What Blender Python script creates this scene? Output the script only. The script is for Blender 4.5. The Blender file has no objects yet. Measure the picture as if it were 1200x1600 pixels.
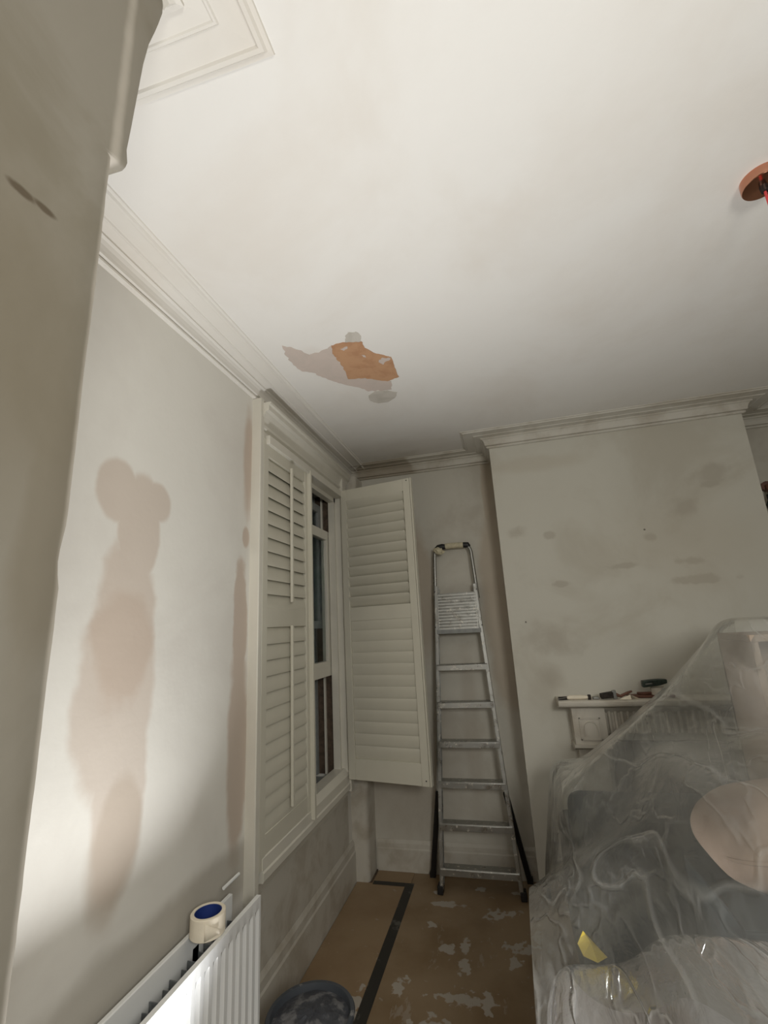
import bpy, bmesh, math, random
import numpy as np
from mathutils import Vector, Matrix, noise
random.seed(7)
PI = math.pi
SC = bpy.context.scene
COL = SC.collection

# ---------------------------------------------------------------- camera
cam_d = bpy.data.cameras.new('camera'); cam = bpy.data.objects.new('camera', cam_d); COL.objects.link(cam)
cam_d.sensor_fit = 'VERTICAL'; cam_d.sensor_height = 32.0; cam_d.lens = 711.45 / 1600 * 32.0
cam_d.clip_start = 0.02
RX, DN, FW = Vector((0.9664, 0.2515, -0.0524)), Vector((-0.1107, 0.2233, -0.9685)), Vector((-0.2318, 0.9418, 0.2436))
cam.matrix_world = Matrix((RX.normalized(), (-DN).normalized(), (-FW).normalized())).transposed().to_4x4()
cam.location = (0, 0, 1.55)
SC.camera = cam

# ---------------------------------------------------------------- world (night outside the window) and exposure
w = bpy.data.worlds.new('night'); SC.world = w; w.use_nodes = True
w.node_tree.nodes['Background'].inputs[0].default_value = (0.004, 0.004, 0.004, 1)
w.node_tree.nodes['Background'].inputs[1].default_value = 1.0
SC.view_settings.view_transform = 'Standard'; SC.view_settings.look = 'None'
SC.view_settings.gamma = 1.0; SC.view_settings.use_curve_mapping = False
SC.view_settings.exposure = 0.0

def lamp(name, kind, loc, target, power, size, col=(1, 1, 1), spread=None, blend=.5, cone=120):
    d = bpy.data.lights.new(name, kind); d.energy = power; d.color = col
    if kind == 'AREA':
        d.shape = 'DISK'; d.size = size
        if spread: d.spread = math.radians(spread)
    elif kind == 'SPOT':
        d.shadow_soft_size = size; d.spot_size = math.radians(cone); d.spot_blend = blend
    else:
        d.shadow_soft_size = size
    o = bpy.data.objects.new(name, d); COL.objects.link(o); o.location = loc
    o.rotation_euler = (Vector(target) - Vector(loc)).to_track_quat('-Z', 'Y').to_euler()
    return o
# work lamp standing low on the floor between the camera and the radiator, turned up at the ceiling
WL = Vector((-.66, 1.26, .10))
lamp('work_lamp', 'AREA', WL, WL + Vector((.24, -.34, .92)), 22.5, .24, (.985, .99, 1.0), 114)
# soft fill light added behind the camera, standing for no known lamp
lamp('fill_light', 'AREA', (.75, -.6, 1.95), (.0, 2.2, .9), 26, .6, (1.0, .987, .925))

CEIL = 2.775; ZB = 2.70; XW = -1.108; YA = 3.35; YC = 3.04

# ---------------------------------------------------------------- shader helpers
def lin(r, g, b):
    f = lambda c: c / 12.92 if c <= .04045 else ((c + .055) / 1.055) ** 2.4
    return (f(r / 255), f(g / 255), f(b / 255), 1)

class NT:
    def __init__(s, name):
        s.m = bpy.data.materials.new(name); s.m.use_nodes = True; s.t = s.m.node_tree
        s.b = s.t.nodes['Principled BSDF']; s.out = s.t.nodes['Material Output']
        s.tc = s.t.nodes.new('ShaderNodeTexCoord')
    def n(s, k, **kw):
        x = s.t.nodes.new(k)
        for a, v in kw.items():
            if a in ('operation', 'blend_type', 'data_type', 'noise_dimensions', 'interpolation_type', 'distribution'): setattr(x, a, v)
        return x
    def l(s, a, b): s.t.links.new(a, b)
    def val(s, x, v, i):
        if hasattr(v, 'default_value') or isinstance(v, bpy.types.NodeSocket): s.l(v, x.inputs[i])
        else: x.inputs[i].default_value = v
    def noise(s, scale, detail=4, rough=.55, vec=None, dist=0.0):
        x = s.n('ShaderNodeTexNoise'); x.inputs['Scale'].default_value = scale
        x.inputs['Detail'].default_value = detail; x.inputs['Roughness'].default_value = rough
        x.inputs['Distortion'].default_value = dist
        s.l(vec if vec else s.tc.outputs['Object'], x.inputs['Vector']); return x.outputs['Fac']
    def mapping(s, scale=(1, 1, 1), loc=(0, 0, 0), rot=(0, 0, 0)):
        x = s.n('ShaderNodeMapping'); s.l(s.tc.outputs['Object'], x.inputs[0])
        x.inputs['Scale'].default_value = scale; x.inputs['Location'].default_value = loc; x.inputs['Rotation'].default_value = rot
        return x.outputs[0]
    def ramp(s, f, lo, hi, a=0.0, b=1.0, smooth=True):
        x = s.n('ShaderNodeMapRange')
        if smooth: x.interpolation_type = 'SMOOTHSTEP'
        s.val(x, f, 0)
        for i, v in enumerate((lo, hi, a, b)): x.inputs[i + 1].default_value = v
        return x.outputs[0]
    def math(s, op, a, b=0.0, c=None):
        x = s.n('ShaderNodeMath', operation=op); s.val(x, a, 0); s.val(x, b, 1)
        if c is not None: s.val(x, c, 2)
        return x.outputs[0]
    def mix(s, f, a, b):
        x = s.n('ShaderNodeMix'); x.data_type = 'RGBA'
        s.val(x, f, 0); s.val(x, a, 6); s.val(x, b, 7); return x.outputs[2]
    def ellipse(s, c, r, edge=.12, wob=.35, nscale=9.0):
        """mask of a noise-edged ellipse in object space; r with None means the axis does not count"""
        mp = s.n('ShaderNodeVectorMath', operation='SUBTRACT'); s.l(s.tc.outputs['Object'], mp.inputs[0]); mp.inputs[1].default_value = c
        ml = s.n('ShaderNodeVectorMath', operation='MULTIPLY'); s.l(mp.outputs[0], ml.inputs[0])
        ml.inputs[1].default_value = [0 if q is None else 1 / q for q in r]
        ln = s.n('ShaderNodeVectorMath', operation='LENGTH'); s.l(ml.outputs[0], ln.inputs[0])
        nz = s.math('MULTIPLY', s.math('SUBTRACT', s.noise(nscale, 3), .5), wob * 2)
        return s.ramp(s.math('ADD', ln.outputs['Value'], nz), 1 - edge, 1 + edge, 1.0, 0.0)
    def union(s, ms):
        a = ms[0]
        for m in ms[1:]: a = s.math('MAXIMUM', a, m)
        return a
    def bump(s, h, strength=.2, dist=.01):
        x = s.n('ShaderNodeBump'); x.inputs['Strength'].default_value = strength; x.inputs['Distance'].default_value = dist
        s.l(h, x.inputs['Height']); s.l(x.outputs[0], s.b.inputs['Normal'])
    def base(s, c, rough=.6, metal=0.0, spec=.5):
        s.val(s.b, c, 'Base Color'); s.val(s.b, rough, 'Roughness'); s.val(s.b, metal, 'Metallic')
        s.b.inputs['Specular IOR Level'].default_value = spec

def plain(name, c, rough=.5, metal=0, bump=.0, var=.06, nscale=14, spec=.5):
    t = NT(name); c = tuple(c)
    dark = tuple(q * (1 - var * 2) for q in c[:3]) + (1,)
    t.base(t.mix(t.ramp(t.noise(nscale), .35, .65), dark, c), rough, metal, spec)
    if bump: t.bump(t.noise(nscale * 6, 5), bump, .003)
    return t.m

M = {}
def plaster(name, c, c2, stains=(), stain_col=None, rough=.75, cloud=2.2, cloud_amt=1.0, hard=None, spec=.3):
    """painted, filled and sanded plaster: pale paint with soft clouds of filler and given stains"""
    t = NT(name)
    cl = t.ramp(t.noise(cloud, 5, .6, dist=.4), .42, .68, 0, cloud_amt)
    col = t.mix(cl, c, c2)
    if stains:
        for k, grp in enumerate(stains):
            msk = t.union([t.ellipse(*e) for e in grp[1]])
            col = t.mix(t.math('MULTIPLY', msk, grp[2]), col, grp[0])
    t.base(col, rough, 0, spec)
    h = t.math('ADD', t.noise(7, 3), t.math('MULTIPLY', t.noise(90, 4), .12))
    t.bump(h, .35, .006)
    return t.m

A = lin
wall_c, wall_c2 = A(222, 219, 211), A(206, 200, 190)
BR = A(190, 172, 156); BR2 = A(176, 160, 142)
N = None
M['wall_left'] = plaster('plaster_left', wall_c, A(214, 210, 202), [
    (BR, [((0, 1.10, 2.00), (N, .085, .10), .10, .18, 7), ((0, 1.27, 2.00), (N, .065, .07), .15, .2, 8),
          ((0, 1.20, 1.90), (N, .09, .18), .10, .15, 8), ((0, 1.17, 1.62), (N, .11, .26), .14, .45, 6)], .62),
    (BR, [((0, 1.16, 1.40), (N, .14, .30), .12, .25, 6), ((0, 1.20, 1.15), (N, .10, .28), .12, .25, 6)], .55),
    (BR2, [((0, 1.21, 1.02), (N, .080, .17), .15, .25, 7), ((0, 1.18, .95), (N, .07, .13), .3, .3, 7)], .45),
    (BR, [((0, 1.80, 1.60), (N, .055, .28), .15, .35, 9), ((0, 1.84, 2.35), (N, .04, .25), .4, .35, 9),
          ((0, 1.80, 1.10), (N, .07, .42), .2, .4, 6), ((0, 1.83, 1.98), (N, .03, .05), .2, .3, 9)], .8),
    (A(150, 142, 128), [((0, 1.50, .66), (N, .70, .10), .3, .3, 5), ((0, 1.32, .62), (N, .05, .10), .2, .2, 7)], .55),
], cloud=1.6)
M['plaster_back'] = plaster('plaster_back', A(200, 196, 185), A(186, 180, 168), [
    (A(178, 164, 146), [((-.02, 0, 1.65), (.13, N, .72), .2, .35, 5), ((-.02, 0, 2.48), (.05, N, .30), .15, .35, 9),
          ((-.62, 0, 1.80), (.13, N, .5), .3, .4, 4)], .7),
    (A(170, 160, 146), [((-.30, 0, .9), (.05, N, .5), .5, .3, 5), ((-.8, 0, .7), (.3, N, .5), .5, .3, 5)], .4)], cloud=2.5)
M['plaster_chimney'] = plaster('plaster_chimney', A(202, 199, 188), A(190, 185, 172), [
    (A(172, 165, 152), [((.72, 0, 1.83), (.07, N, .018), .4, 1.4, 12), ((.36, 0, 1.75), (.05, N, .016), .4, 1.4, 12), ((.26, 0, 1.42), (.16, N, .07), .8, 1.4, 9),
          ((1.08, 0, 1.83), (.10, N, .025), .4, 1.5, 12), ((1.14, 0, 1.72), (.12, N, .022), .4, 1.5, 12),
          ((.14, 0, 2.10), (.05, N, .03), .7, 1.4, 12), ((.33, 0, 2.06), (.03, N, .02), .5, 1.2, 12), ((1.30, 0, 2.35), (.10, N, .05), .6, 1.5, 10), ((1.28, 0, 2.28), (.04, N, .02), .5, 1.4, 10),
          ((.9, 0, 1.99), (.03, N, .02), .6, 1.2, 12), ((1.12, 0, 2.15), (.06, N, .05), .7, 1.2, 9), ((.22, 0, 1.20), (.06, N, .06), .8, .8, 9)], .6),
    (A(180, 170, 152), [((.30, 0, 2.55), (.3, N, .05), .6, .5, 6), ((1.1, 0, 1.95), (.35, N, .25), .8, .5, 3)], .35),
    (A(70, 64, 56), [((.88, 0, 2.04), (.006, N, .005), .3, .3, 40), ((.12, 0, 1.53), (.005, N, .006), .3, .3, 40)], .8)], cloud=1.8)
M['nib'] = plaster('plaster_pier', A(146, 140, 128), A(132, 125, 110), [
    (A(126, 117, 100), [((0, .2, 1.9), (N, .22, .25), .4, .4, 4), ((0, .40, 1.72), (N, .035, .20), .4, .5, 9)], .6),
    (A(88, 76, 60), [((0, .316, 2.075), (N, .016, .006), .4, .3, 60), ((0, .345, 2.078), (N, .014, .005), .4, .3, 60)], .85),
    (A(196, 188, 176), [((0, .432, 1.2), (N, .010, 1.7), .5, .3, 12)], .7)], cloud=3.0, rough=.85)
M['ceiling'] = plaster('plaster_ceiling', A(222, 219, 213), A(216, 211, 203), [
    (A(205, 196, 186), [((-.72, 1.72, 0), (.05, .05, N), .5, .4, 12)], .3)], cloud=1.3)
M['cornice'] = plaster('plaster_cornice', A(218, 214, 206), A(212, 206, 196), cloud=1.5)
M['cornice_bare'] = plaster('plaster_cornice_bare', A(206, 202, 192), A(186, 179, 166), [(A(152, 140, 122), [((-.80, 3.3, 2.7), (.24, N, .2), .1, .25, 7)], .75)], cloud=4)
M['white_wood'] = plain('white_painted_wood', A(216, 212, 200), .38, 0, .12, .03, 5)
M['shutter'] = plain('shutter_paint', A(207, 203, 188), .36, 0, .05, .02, 5)
M['skirt'] = plaster('skirting_paint', A(196, 191, 180), A(176, 168, 154), cloud=6, rough=.5)
M['skim'] = plaster('bare_skim', A(196, 182, 172), A(190, 178, 168), cloud=9, rough=.85)
M['skim_dark'] = plaster('damp_filler', A(192, 186, 176), A(180, 174, 163), cloud=9, rough=.85)
M['orange'] = plaster('bare_orange_plaster', A(184, 144, 110), A(172, 130, 98), cloud=14, rough=.9)
M['radiator'] = plain('radiator_enamel', A(236, 237, 236), .22, 0, 0, .01, 5)
M['rad_in'] = plain('radiator_fins', A(120, 124, 126), .6, 0, .2, .2, 30)
M['alu'] = None
t = NT('ladder_aluminium')
t.base(t.mix(t.ramp(t.noise(40, 5, .7), .58, .66), A(168, 168, 164), A(214, 210, 200)), t.ramp(t.noise(25), .3, .7, .25, .5), t.ramp(t.noise(40, 5, .7), .58, .68, .9, .1))
t.bump(t.noise(120), .15, .002); M['alu'] = t.m
M['black'] = plain('black_plastic', A(26, 24, 24), .5, 0, .2, .1, 30)
M['cream'] = plain('cream_tape', A(205, 196, 168), .7, 0, .3, .1, 40)
M['blue'] = plain('blue_core', A(28, 52, 120), .6, 0, 0, .05, 20)
M['tape'] = plain('masking_tape_paper', A(236, 226, 206), .7, 0, .1, .03, 30)
t = NT('copper'); t.base(A(206, 148, 122), .16, 1.0); M['copper'] = t.m
M['red'] = plain('red_flex', A(206, 70, 72), .6)
M['glass'] = NT('window_glass').m
t = NT('window_glass'); t.base((.8, .85, .85, 1), .02); t.b.inputs['Transmission Weight'].default_value = 1.0; t.b.inputs['IOR'].default_value = 1.03
t.b.inputs['Specular IOR Level'].default_value = .9
M['glass'] = t.m
M['wood_raw'] = plain('raw_timber_track', A(92, 76, 62), .7, 0, .3, .2, 30)
M['grey_wood'] = plain('weathered_grey_paint', A(150, 152, 150), .6, 0, .2, .1, 20)
M['brick'] = plain('dark_masonry', A(60, 50, 44), .9, 0, .5, .2, 20)
# floor protection board: brown hardboard with plaster smears
def board_mat(name, c1, c2, spots, amt):
    t = NT(name)
    base = t.mix(t.ramp(t.noise(3, 5), .35, .7), c1, c2)
    fine = t.ramp(t.noise(26, 4, .6, dist=.5), .66, .72, 0, .45)
    streak = t.ramp(t.noise(1, 5, .65, vec=t.mapping((9, 3.5, 1), rot=(0, 0, .5))), .63, .68, 0, amt)
    m = t.math('MAXIMUM', fine, streak)
    if spots: m = t.math('MAXIMUM', m, t.math('MULTIPLY', t.union([t.ellipse(*e) for e in spots]), .8))
    t.base(t.mix(m, base, A(176, 170, 160)), t.ramp(m, 0, 1, .5, .8), 0, .4)
    t.bump(t.math('ADD', m, t.math('MULTIPLY', t.noise(60), .2)), .3, .003)
    return t.m
def sp(x, y, rx, ry, wob=.5, ns=14): return ((x, y, 0), (rx * .9, ry * .9, N), .18, 2.4, 24)
SP = [sp(-.50, 3.02, .07, .03), sp(-.55, 2.83, .03, .025), sp(-.32, 3.20, .03, .02), sp(-.12, 3.18, .03, .015), sp(-.23, 2.96, .05, .05), sp(-.14, 2.99, .028, .028),
      sp(-.10, 2.72, .06, .04), sp(-.13, 2.62, .03, .05), sp(-.45, 2.66, .035, .035), sp(-.37, 2.69, .03, .06), sp(-.58, 3.12, .02, .02),
      sp(-.36, 2.36, .10, .035), sp(-.25, 2.36, .02, .07), sp(-.45, 2.20, .09, .045), sp(-.63, 2.38, .03, .05), sp(-.36, 2.55, .03, .06), sp(-.02, 2.8, .02, .05)]
M['board_a'] = board_mat('hardboard_left', A(150, 128, 100), A(138, 114, 86), [sp(-.80, 2.25, .03, .10)], .0)
M['board_b'] = board_mat('hardboard_right', A(146, 126, 100), A(126, 104, 76), SP, .35)
t = NT('black_floor_tape'); m = t.ramp(t.noise(9, 5, .7), .55, .62, 0, .45)
t.base(t.mix(m, A(44, 42, 38), A(120, 118, 112)), .55); M['floor_tape'] = t.m
t = NT('mortar_bucket'); m = t.ramp(t.noise(14, 4, .6), .62, .66, 0, .6)
t.base(t.mix(m, A(66, 70, 76), A(150, 148, 146)), .6); M['bucket'] = t.m
t = NT('wet_plaster_mix'); t.base(t.mix(t.ramp(t.noise(18, 4), .5, .62), A(66, 68, 74), A(112, 112, 114)), .6); t.bump(t.noise(16), .6, .02); M['mix'] = t.m
M['sofa'] = plain('charcoal_sofa_cloth', A(50, 58, 60), .9, 0, .05, .12, 8)
M['cast'] = plain('cast_iron', A(36, 40, 38), .55, 0, .3, .1, 20)
M['card'] = plain('brown_cardboard', A(150, 128, 110), .85, 0, .1, .06, 6)
M['card2'] = plain('pale_cardboard', A(176, 160, 144), .85, 0, .1, .06, 6)
M['table'] = plain('brown_table_wood', A(150, 112, 76), .5, 0, .2, .15, 6)
M['grey_box'] = plain('grey_box_board', A(150, 146, 144), .7, 0, .1, .05, 6)
M['yellow'] = plain('yellow_paper', A(236, 212, 92), .7, 0, .1, .04, 10)
M['green'] = plain('dark_green_tin', A(54, 66, 58), .5, 0, .3, .3, 60)
M['brush_dark'] = plain('dark_bristle', A(48, 40, 34), .8, 0, .5, .3, 90)
M['brush_wood'] = plain('brush_wood', A(112, 74, 58), .6, 0, .2, .15, 30)
M['steel'] = plain('scraper_steel', A(150, 150, 146), .35, .9)
M['marble'] = plaster('mantel_paint', A(206, 200, 188), A(186, 178, 164), cloud=6, rough=.5)

def film(name, haze, col, gloss, bump, seed=0.0, scale=1.0, crease=.09, dist=.06, thru=.4):
    """thin crumpled polythene: see-through, milky where it is creased, with a gloss"""
    t = NT(name); t.t.nodes.remove(t.b)
    tr = t.n('ShaderNodeBsdfTransparent'); tr.inputs[0].default_value = (.95, .96, .95, 1)
    df = t.n('ShaderNodeBsdfDiffuse'); df.inputs[0].default_value = col
    tl = t.n('ShaderNodeBsdfTranslucent'); tl.inputs[0].default_value = col
    gl = t.n('ShaderNodeBsdfGlossy'); gl.inputs['Roughness'].default_value = .16
    gl.inputs[0].default_value = (1, 1, 1, 1)
    mp = t.mapping((scale * 2.0, scale * .7, scale * .8), loc=(seed, seed, 0), rot=(.35, .25, .75))
    warp = t.noise(1.7, 2, .5, vec=mp, dist=.15)
    fold = t.ramp(t.math('ABSOLUTE', t.math('SUBTRACT', warp, .5)), 0, .016, 1, 0)
    w2 = t.noise(4.0, 3, .5, vec=mp, dist=.15)
    fold2 = t.ramp(t.math('ABSOLUTE', t.math('SUBTRACT', w2, .5)), 0, .03, 1, 0)
    hz = t.math('ADD', t.math('MULTIPLY', fold, crease), t.math('MULTIPLY', fold2, crease * .45))
    hz = t.math('ADD', t.math('ADD', hz, t.ramp(t.noise(1.6, 4, vec=mp), .3, .72, -.10, .12)), haze)
    b = t.n('ShaderNodeBump'); b.inputs['Strength'].default_value = bump; b.inputs['Distance'].default_value = dist
    h = t.math('ADD', t.math('ADD', t.math('MULTIPLY', warp, 2.0), t.math('MULTIPLY', fold, .18)), t.math('ADD', t.math('MULTIPLY', w2, .8), t.math('ADD', t.math('MULTIPLY', fold2, .10), t.math('MULTIPLY', t.noise(11, 4, .6, vec=mp, dist=.4), .22))))
    t.l(h, b.inputs['Height'])
    for nn in (df, gl, tl): t.l(b.outputs[0], nn.inputs['Normal'])
    m1 = t.n('ShaderNodeMixShader'); m1.inputs[0].default_value = thru; t.l(df.outputs[0], m1.inputs[1]); t.l(tl.outputs[0], m1.inputs[2])
    m2 = t.n('ShaderNodeMixShader'); t.l(hz, m2.inputs[0]); t.l(tr.outputs[0], m2.inputs[1]); t.l(m1.outputs[0], m2.inputs[2])
    fr = t.n('ShaderNodeFresnel'); fr.inputs[0].default_value = 1.45; t.l(b.outputs[0], fr.inputs['Normal'])
    g = t.math('MINIMUM', t.math('MULTIPLY', fr.outputs[0], gloss), .8)
    m3 = t.n('ShaderNodeMixShader'); t.l(g, m3.inputs[0]); t.l(m2.outputs[0], m3.inputs[1]); t.l(gl.outputs[0], m3.inputs[2])
    t.l(m3.outputs[0], t.out.inputs[0]); return t.m
M['film'] = film('polythene_film', .18, (.76, .76, .72, 1), 1.5, .5, 0.0, 1.1, .13, .035)
M['film_near'] = film('polythene_film_lit', .40, (.96, .96, .97, 1), 2.4, .7, 3.3, 1.3, .40, .045, .55)  # near copy of the film, lamplight put into its whiter colour and haze

# ---------------------------------------------------------------- mesh helpers
def tag(o, label=None, cat=None, group=None, kind=None):
    if label: o['label'] = label
    if cat: o['category'] = cat
    if group: o['group'] = group
    if kind: o['kind'] = kind
    return o
def empty(name, loc=(0, 0, 0), **kw):
    o = bpy.data.objects.new(name, None); COL.objects.link(o); o.location = loc; o.empty_display_size = .05
    return tag(o, **kw)
class MB:
    def __init__(s): s.bm = bmesh.new()
    def quadbox(s, c, smooth=False):
        """eight corners: bottom 0-3 counter-clockwise, top 4-7"""
        v = [s.bm.verts.new(p) for p in c]
        for f in ((3, 2, 1, 0), (4, 5, 6, 7), (0, 1, 5, 4), (1, 2, 6, 5), (2, 3, 7, 6), (3, 0, 4, 7)):
            s.bm.faces.new([v[i] for i in f])
        return s
    def box(s, x0, x1, y0, y1, z0, z1):
        return s.quadbox([(x0, y0, z0), (x1, y0, z0), (x1, y1, z0), (x0, y1, z0), (x0, y0, z1), (x1, y0, z1), (x1, y1, z1), (x0, y1, z1)])
    def bar(s, p, q, w, d, up=(0, 1, 0)):
        """square bar from p to q; d measured along up, w across"""
        p, q = Vector(p), Vector(q); a = (q - p).normalized(); u = Vector(up); u = (u - a * u.dot(a)).normalized(); r = a.cross(u)
        c = []
        for e in (p, q):
            for i, j in ((-1, -1), (1, -1), (1, 1), (-1, 1)): c.append(e + r * (w / 2 * i) + u * (d / 2 * j))
        return s.quadbox(c)
    def extrude(s, prof, path_fn, ts, closed=True, caps=True):
        """prof: list of 2-D points; path_fn(t, p) -> 3-D"""
        rows = [[s.bm.verts.new(path_fn(t, p)) for p in prof] for t in ts]
        n = len(prof)
        for a, b in zip(rows, rows[1:]):
            for i in range(n if closed else n - 1):
                s.bm.faces.new((a[i], a[(i + 1) % n], b[(i + 1) % n], b[i]))
        if caps and closed:
            s.bm.faces.new(rows[0][::-1]); s.bm.faces.new(rows[-1])
        return s
    def tube(s, pts, r, seg=10, caps=True):
        pts = [Vector(p) for p in pts]; rows = []
        t0 = (pts[1] - pts[0]).normalized(); u = t0.orthogonal().normalized()
        for i, p in enumerate(pts):
            t = (pts[min(i + 1, len(pts) - 1)] - pts[max(i - 1, 0)]).normalized()
            u = (u - t * u.dot(t)).normalized(); v = t.cross(u)
            rr = r[i] if isinstance(r, (list, tuple)) else r
            rows.append([s.bm.verts.new(p + (u * math.cos(2 * PI * k / seg) + v * math.sin(2 * PI * k / seg)) * rr) for k in range(seg)])
        for a, b in zip(rows, rows[1:]):
            for k in range(seg): s.bm.faces.new((a[k], a[(k + 1) % seg], b[(k + 1) % seg], b[k]))
        if caps: s.bm.faces.new(rows[0][::-1]); s.bm.faces.new(rows[-1])
        return s
    def lathe(s, prof, c=(0, 0, 0), seg=40, close=True):
        rows = [[s.bm.verts.new((c[0] + r * math.cos(2 * PI * k / seg), c[1] + r * math.sin(2 * PI * k / seg), c[2] + z)) for k in range(seg)] for r, z in prof]
        n = len(rows)
        for i in range(n if close else n - 1):
            a, b = rows[i], rows[(i + 1) % n]
            for k in range(seg): s.bm.faces.new((a[k], a[(k + 1) % seg], b[(k + 1) % seg], b[k]))
        return s
    def poly(s, pts, th):
        """flat outline with a thickness"""
        a = [s.bm.verts.new(p) for p in pts]; b = [s.bm.verts.new(Vector(p) + Vector(th)) for p in pts]
        s.bm.faces.new(a[::-1]); s.bm.faces.new(b); n = len(a)
        for i in range(n): s.bm.faces.new((a[i], a[(i + 1) % n], b[(i + 1) % n], b[i]))
        return s
    def build(s, name, mat, parent=None, bevel=0.0, smooth=False, seg=2, xf=None, **kw):
        if xf is not None: bmesh.ops.transform(s.bm, matrix=xf, verts=s.bm.verts)
        bmesh.ops.recalc_face_normals(s.bm, faces=s.bm.faces)
        me = bpy.data.meshes.new(name); s.bm.to_mesh(me); s.bm.free()
        me.materials.append(mat)
        o = bpy.data.objects.new(name, me); COL.objects.link(o)
        if bevel:
            b = o.modifiers.new('bevel', 'BEVEL'); b.width = bevel; b.segments = seg; b.limit_method = 'ANGLE'; b.angle_limit = .6
        if smooth or bevel:
            for p in me.polygons: p.use_smooth = True
            try: me.set_sharp_from_angle(angle=math.radians(40))
            except Exception: pass
        if parent:
            o.parent = parent; o.location = -Vector(parent.location)
        return tag(o, **kw)

# ================================================================ STRUCTURE
XR = 2.15; YB = -1.6
MB().box(-1.4, XR + .2, YB - .1, YA + .2, -.1, 0).build('floor', M['wood_raw'], kind='structure')
ceil = MB().box(-1.4, XR + .2, YB - .1, YA + .2, CEIL, CEIL + .1).build('ceiling', M['ceiling'], kind='structure')
# left wall with its window opening
WY0, WY1, WZ0, WZ1 = 1.95, 3.03, .66, 2.50
b = MB(); b.box(-1.34, XW, .30, WY0, 0, CEIL); b.box(-1.34, XW, WY1, YA + .1, 0, CEIL)
b.box(-1.34, XW, WY0, WY1, 0, WZ0 - .04); b.box(-1.34, XW, WY0, WY1, WZ1 + .04, CEIL)
b.build('wall_left', M['wall_left'], kind='structure')
MB().box(-1.4, XR, YA, YA + .12, 0, CEIL).build('wall_back', M['plaster_back'], kind='structure')
cb = MB()
# chimney breast with the fireplace opening
cb.box(.02, .50, YC, YA, 0, CEIL); cb.box(1.05, 1.535, YC, YA, 0, CEIL); cb.box(.50, 1.05, YC, YA, .86, CEIL)
cb.build('wall_chimney_breast', M['plaster_chimney'], kind='structure')
MB().box(XR, XR + .12, YB, YA, 0, CEIL).build('wall_right', M['plaster_back'], kind='structure')
# wall behind the camera, with the doorway the photographer came in by
b = MB(); b.box(-.53, .35, YB - .12, YB, 0, CEIL); b.box(1.25, XR, YB - .12, YB, 0, CEIL); b.box(.35, 1.25, YB - .12, YB, 2.05, CEIL)
b.build('wall_rear', M['plaster_back'], kind='structure')
# pier beside the camera: a slightly ragged plaster arris, and a fuller head with a rough lower edge
XN, YN = -.50, .43
random.seed(3)
b = MB(); zs = [i * 2.262 / 150 for i in range(151)]
def arris(z):
    n = noise.noise(Vector((z * 9, .3, 1))) * .0014 + noise.noise(Vector((z * 40, 2, 1))) * .0010
    if 1.615 < z < 1.685: n -= .0045 * math.sin((z - 1.615) / .07 * PI)          # a chip out of the edge
    return n
rows = []
HEAD = [(2.268, .020), (2.276, .027), (2.288, .029), (2.31, .026), (2.36, .031), (2.42, .034), (2.52, .040), (2.58, .047), (2.63, .057), (2.66, .063), (2.70, .070), (CEIL, .070)]
for z, o in [(z, 0) for z in zs] + HEAD:
    e = arris(z) + o + (noise.noise(Vector((z * 30, 1, 1))) * .004 if 2.265 < z < 2.3 else 0)
    ring = [(XN, YB, z), (XN, YN + o - .04, z), (XN, YN - .012 + e, z), (XN - .003, YN - .003 + e, z), (XN - .012, YN + e, z), (XN - .04, YN + o, z), (XW - .1, YN + o, z), (XW - .1, YB, z)]
    rows.append([b.bm.verts.new(p) for p in ring])
for p, q in zip(rows, rows[1:]):
    for i in range(8): b.bm.faces.new((p[i], p[(i + 1) % 8], q[(i + 1) % 8], q[i]))
b.bm.faces.new(rows[0][::-1]); b.bm.faces.new(rows[-1])
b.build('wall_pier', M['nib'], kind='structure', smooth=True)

# cornice: profile (projection, drop below ceiling)
PROF = [(0, .078), (.012, .078), (.017, .074), (.017, .066), (.012, .062), (.026, .060), (.028, .048), (.032, .034), (.040, .023), (.050, .019), (.050, .012), (.086, .010), (.089, .0125), (.094, .0125),
        (.097, .0085), (.150, .0065), (.154, .011), (.163, .011), (.168, .005), (.178, .004), (.180, 0), (0, 0)]
def cornice(name, pts, mat, flip=False):
    """pts: wall-line polyline (x, y); room side on the right of travel; mitred"""
    b = MB(); P = [Vector(p) for p in pts]; rows = []
    for i, p in enumerate(P):
        def nrm(a, c): d = (c - a).normalized(); return Vector((d.y, -d.x))
        if i == 0: m = nrm(P[0], P[1])
        elif i == len(P) - 1: m = nrm(P[-2], P[-1])
        else:
            n1, n2 = nrm(P[i - 1], p), nrm(p, P[i + 1]); m = (n1 + n2) / (1 + n1.dot(n2))
        rows.append([b.bm.verts.new((p.x + m.x * u, p.y + m.y * u, CEIL - d)) for u, d in PROF])
    n = len(PROF)
    for a, c in zip(rows, rows[1:]):
        for i in range(n): b.bm.faces.new((a[i], a[(i + 1) % n], c[(i + 1) % n], c[i]))
    b.bm.faces.new(rows[0]); b.bm.faces.new(rows[-1][::-1])
    return b.build(name, mat, kind='structure')
cornice('trim_1', [(XW, YN + .02), (XW, YA)], M['cornice'])
cornice('trim_2', [(XW, YA), (.02, YA), (.02, YC), (1.535, YC), (1.535, YA), (XR, YA)], M['cornice_bare'])
cornice('trim_3', [(XN - .03, YB), (XN - .03, YN + .045), (XW + .2, YN + .045)], M['cornice'])

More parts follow.
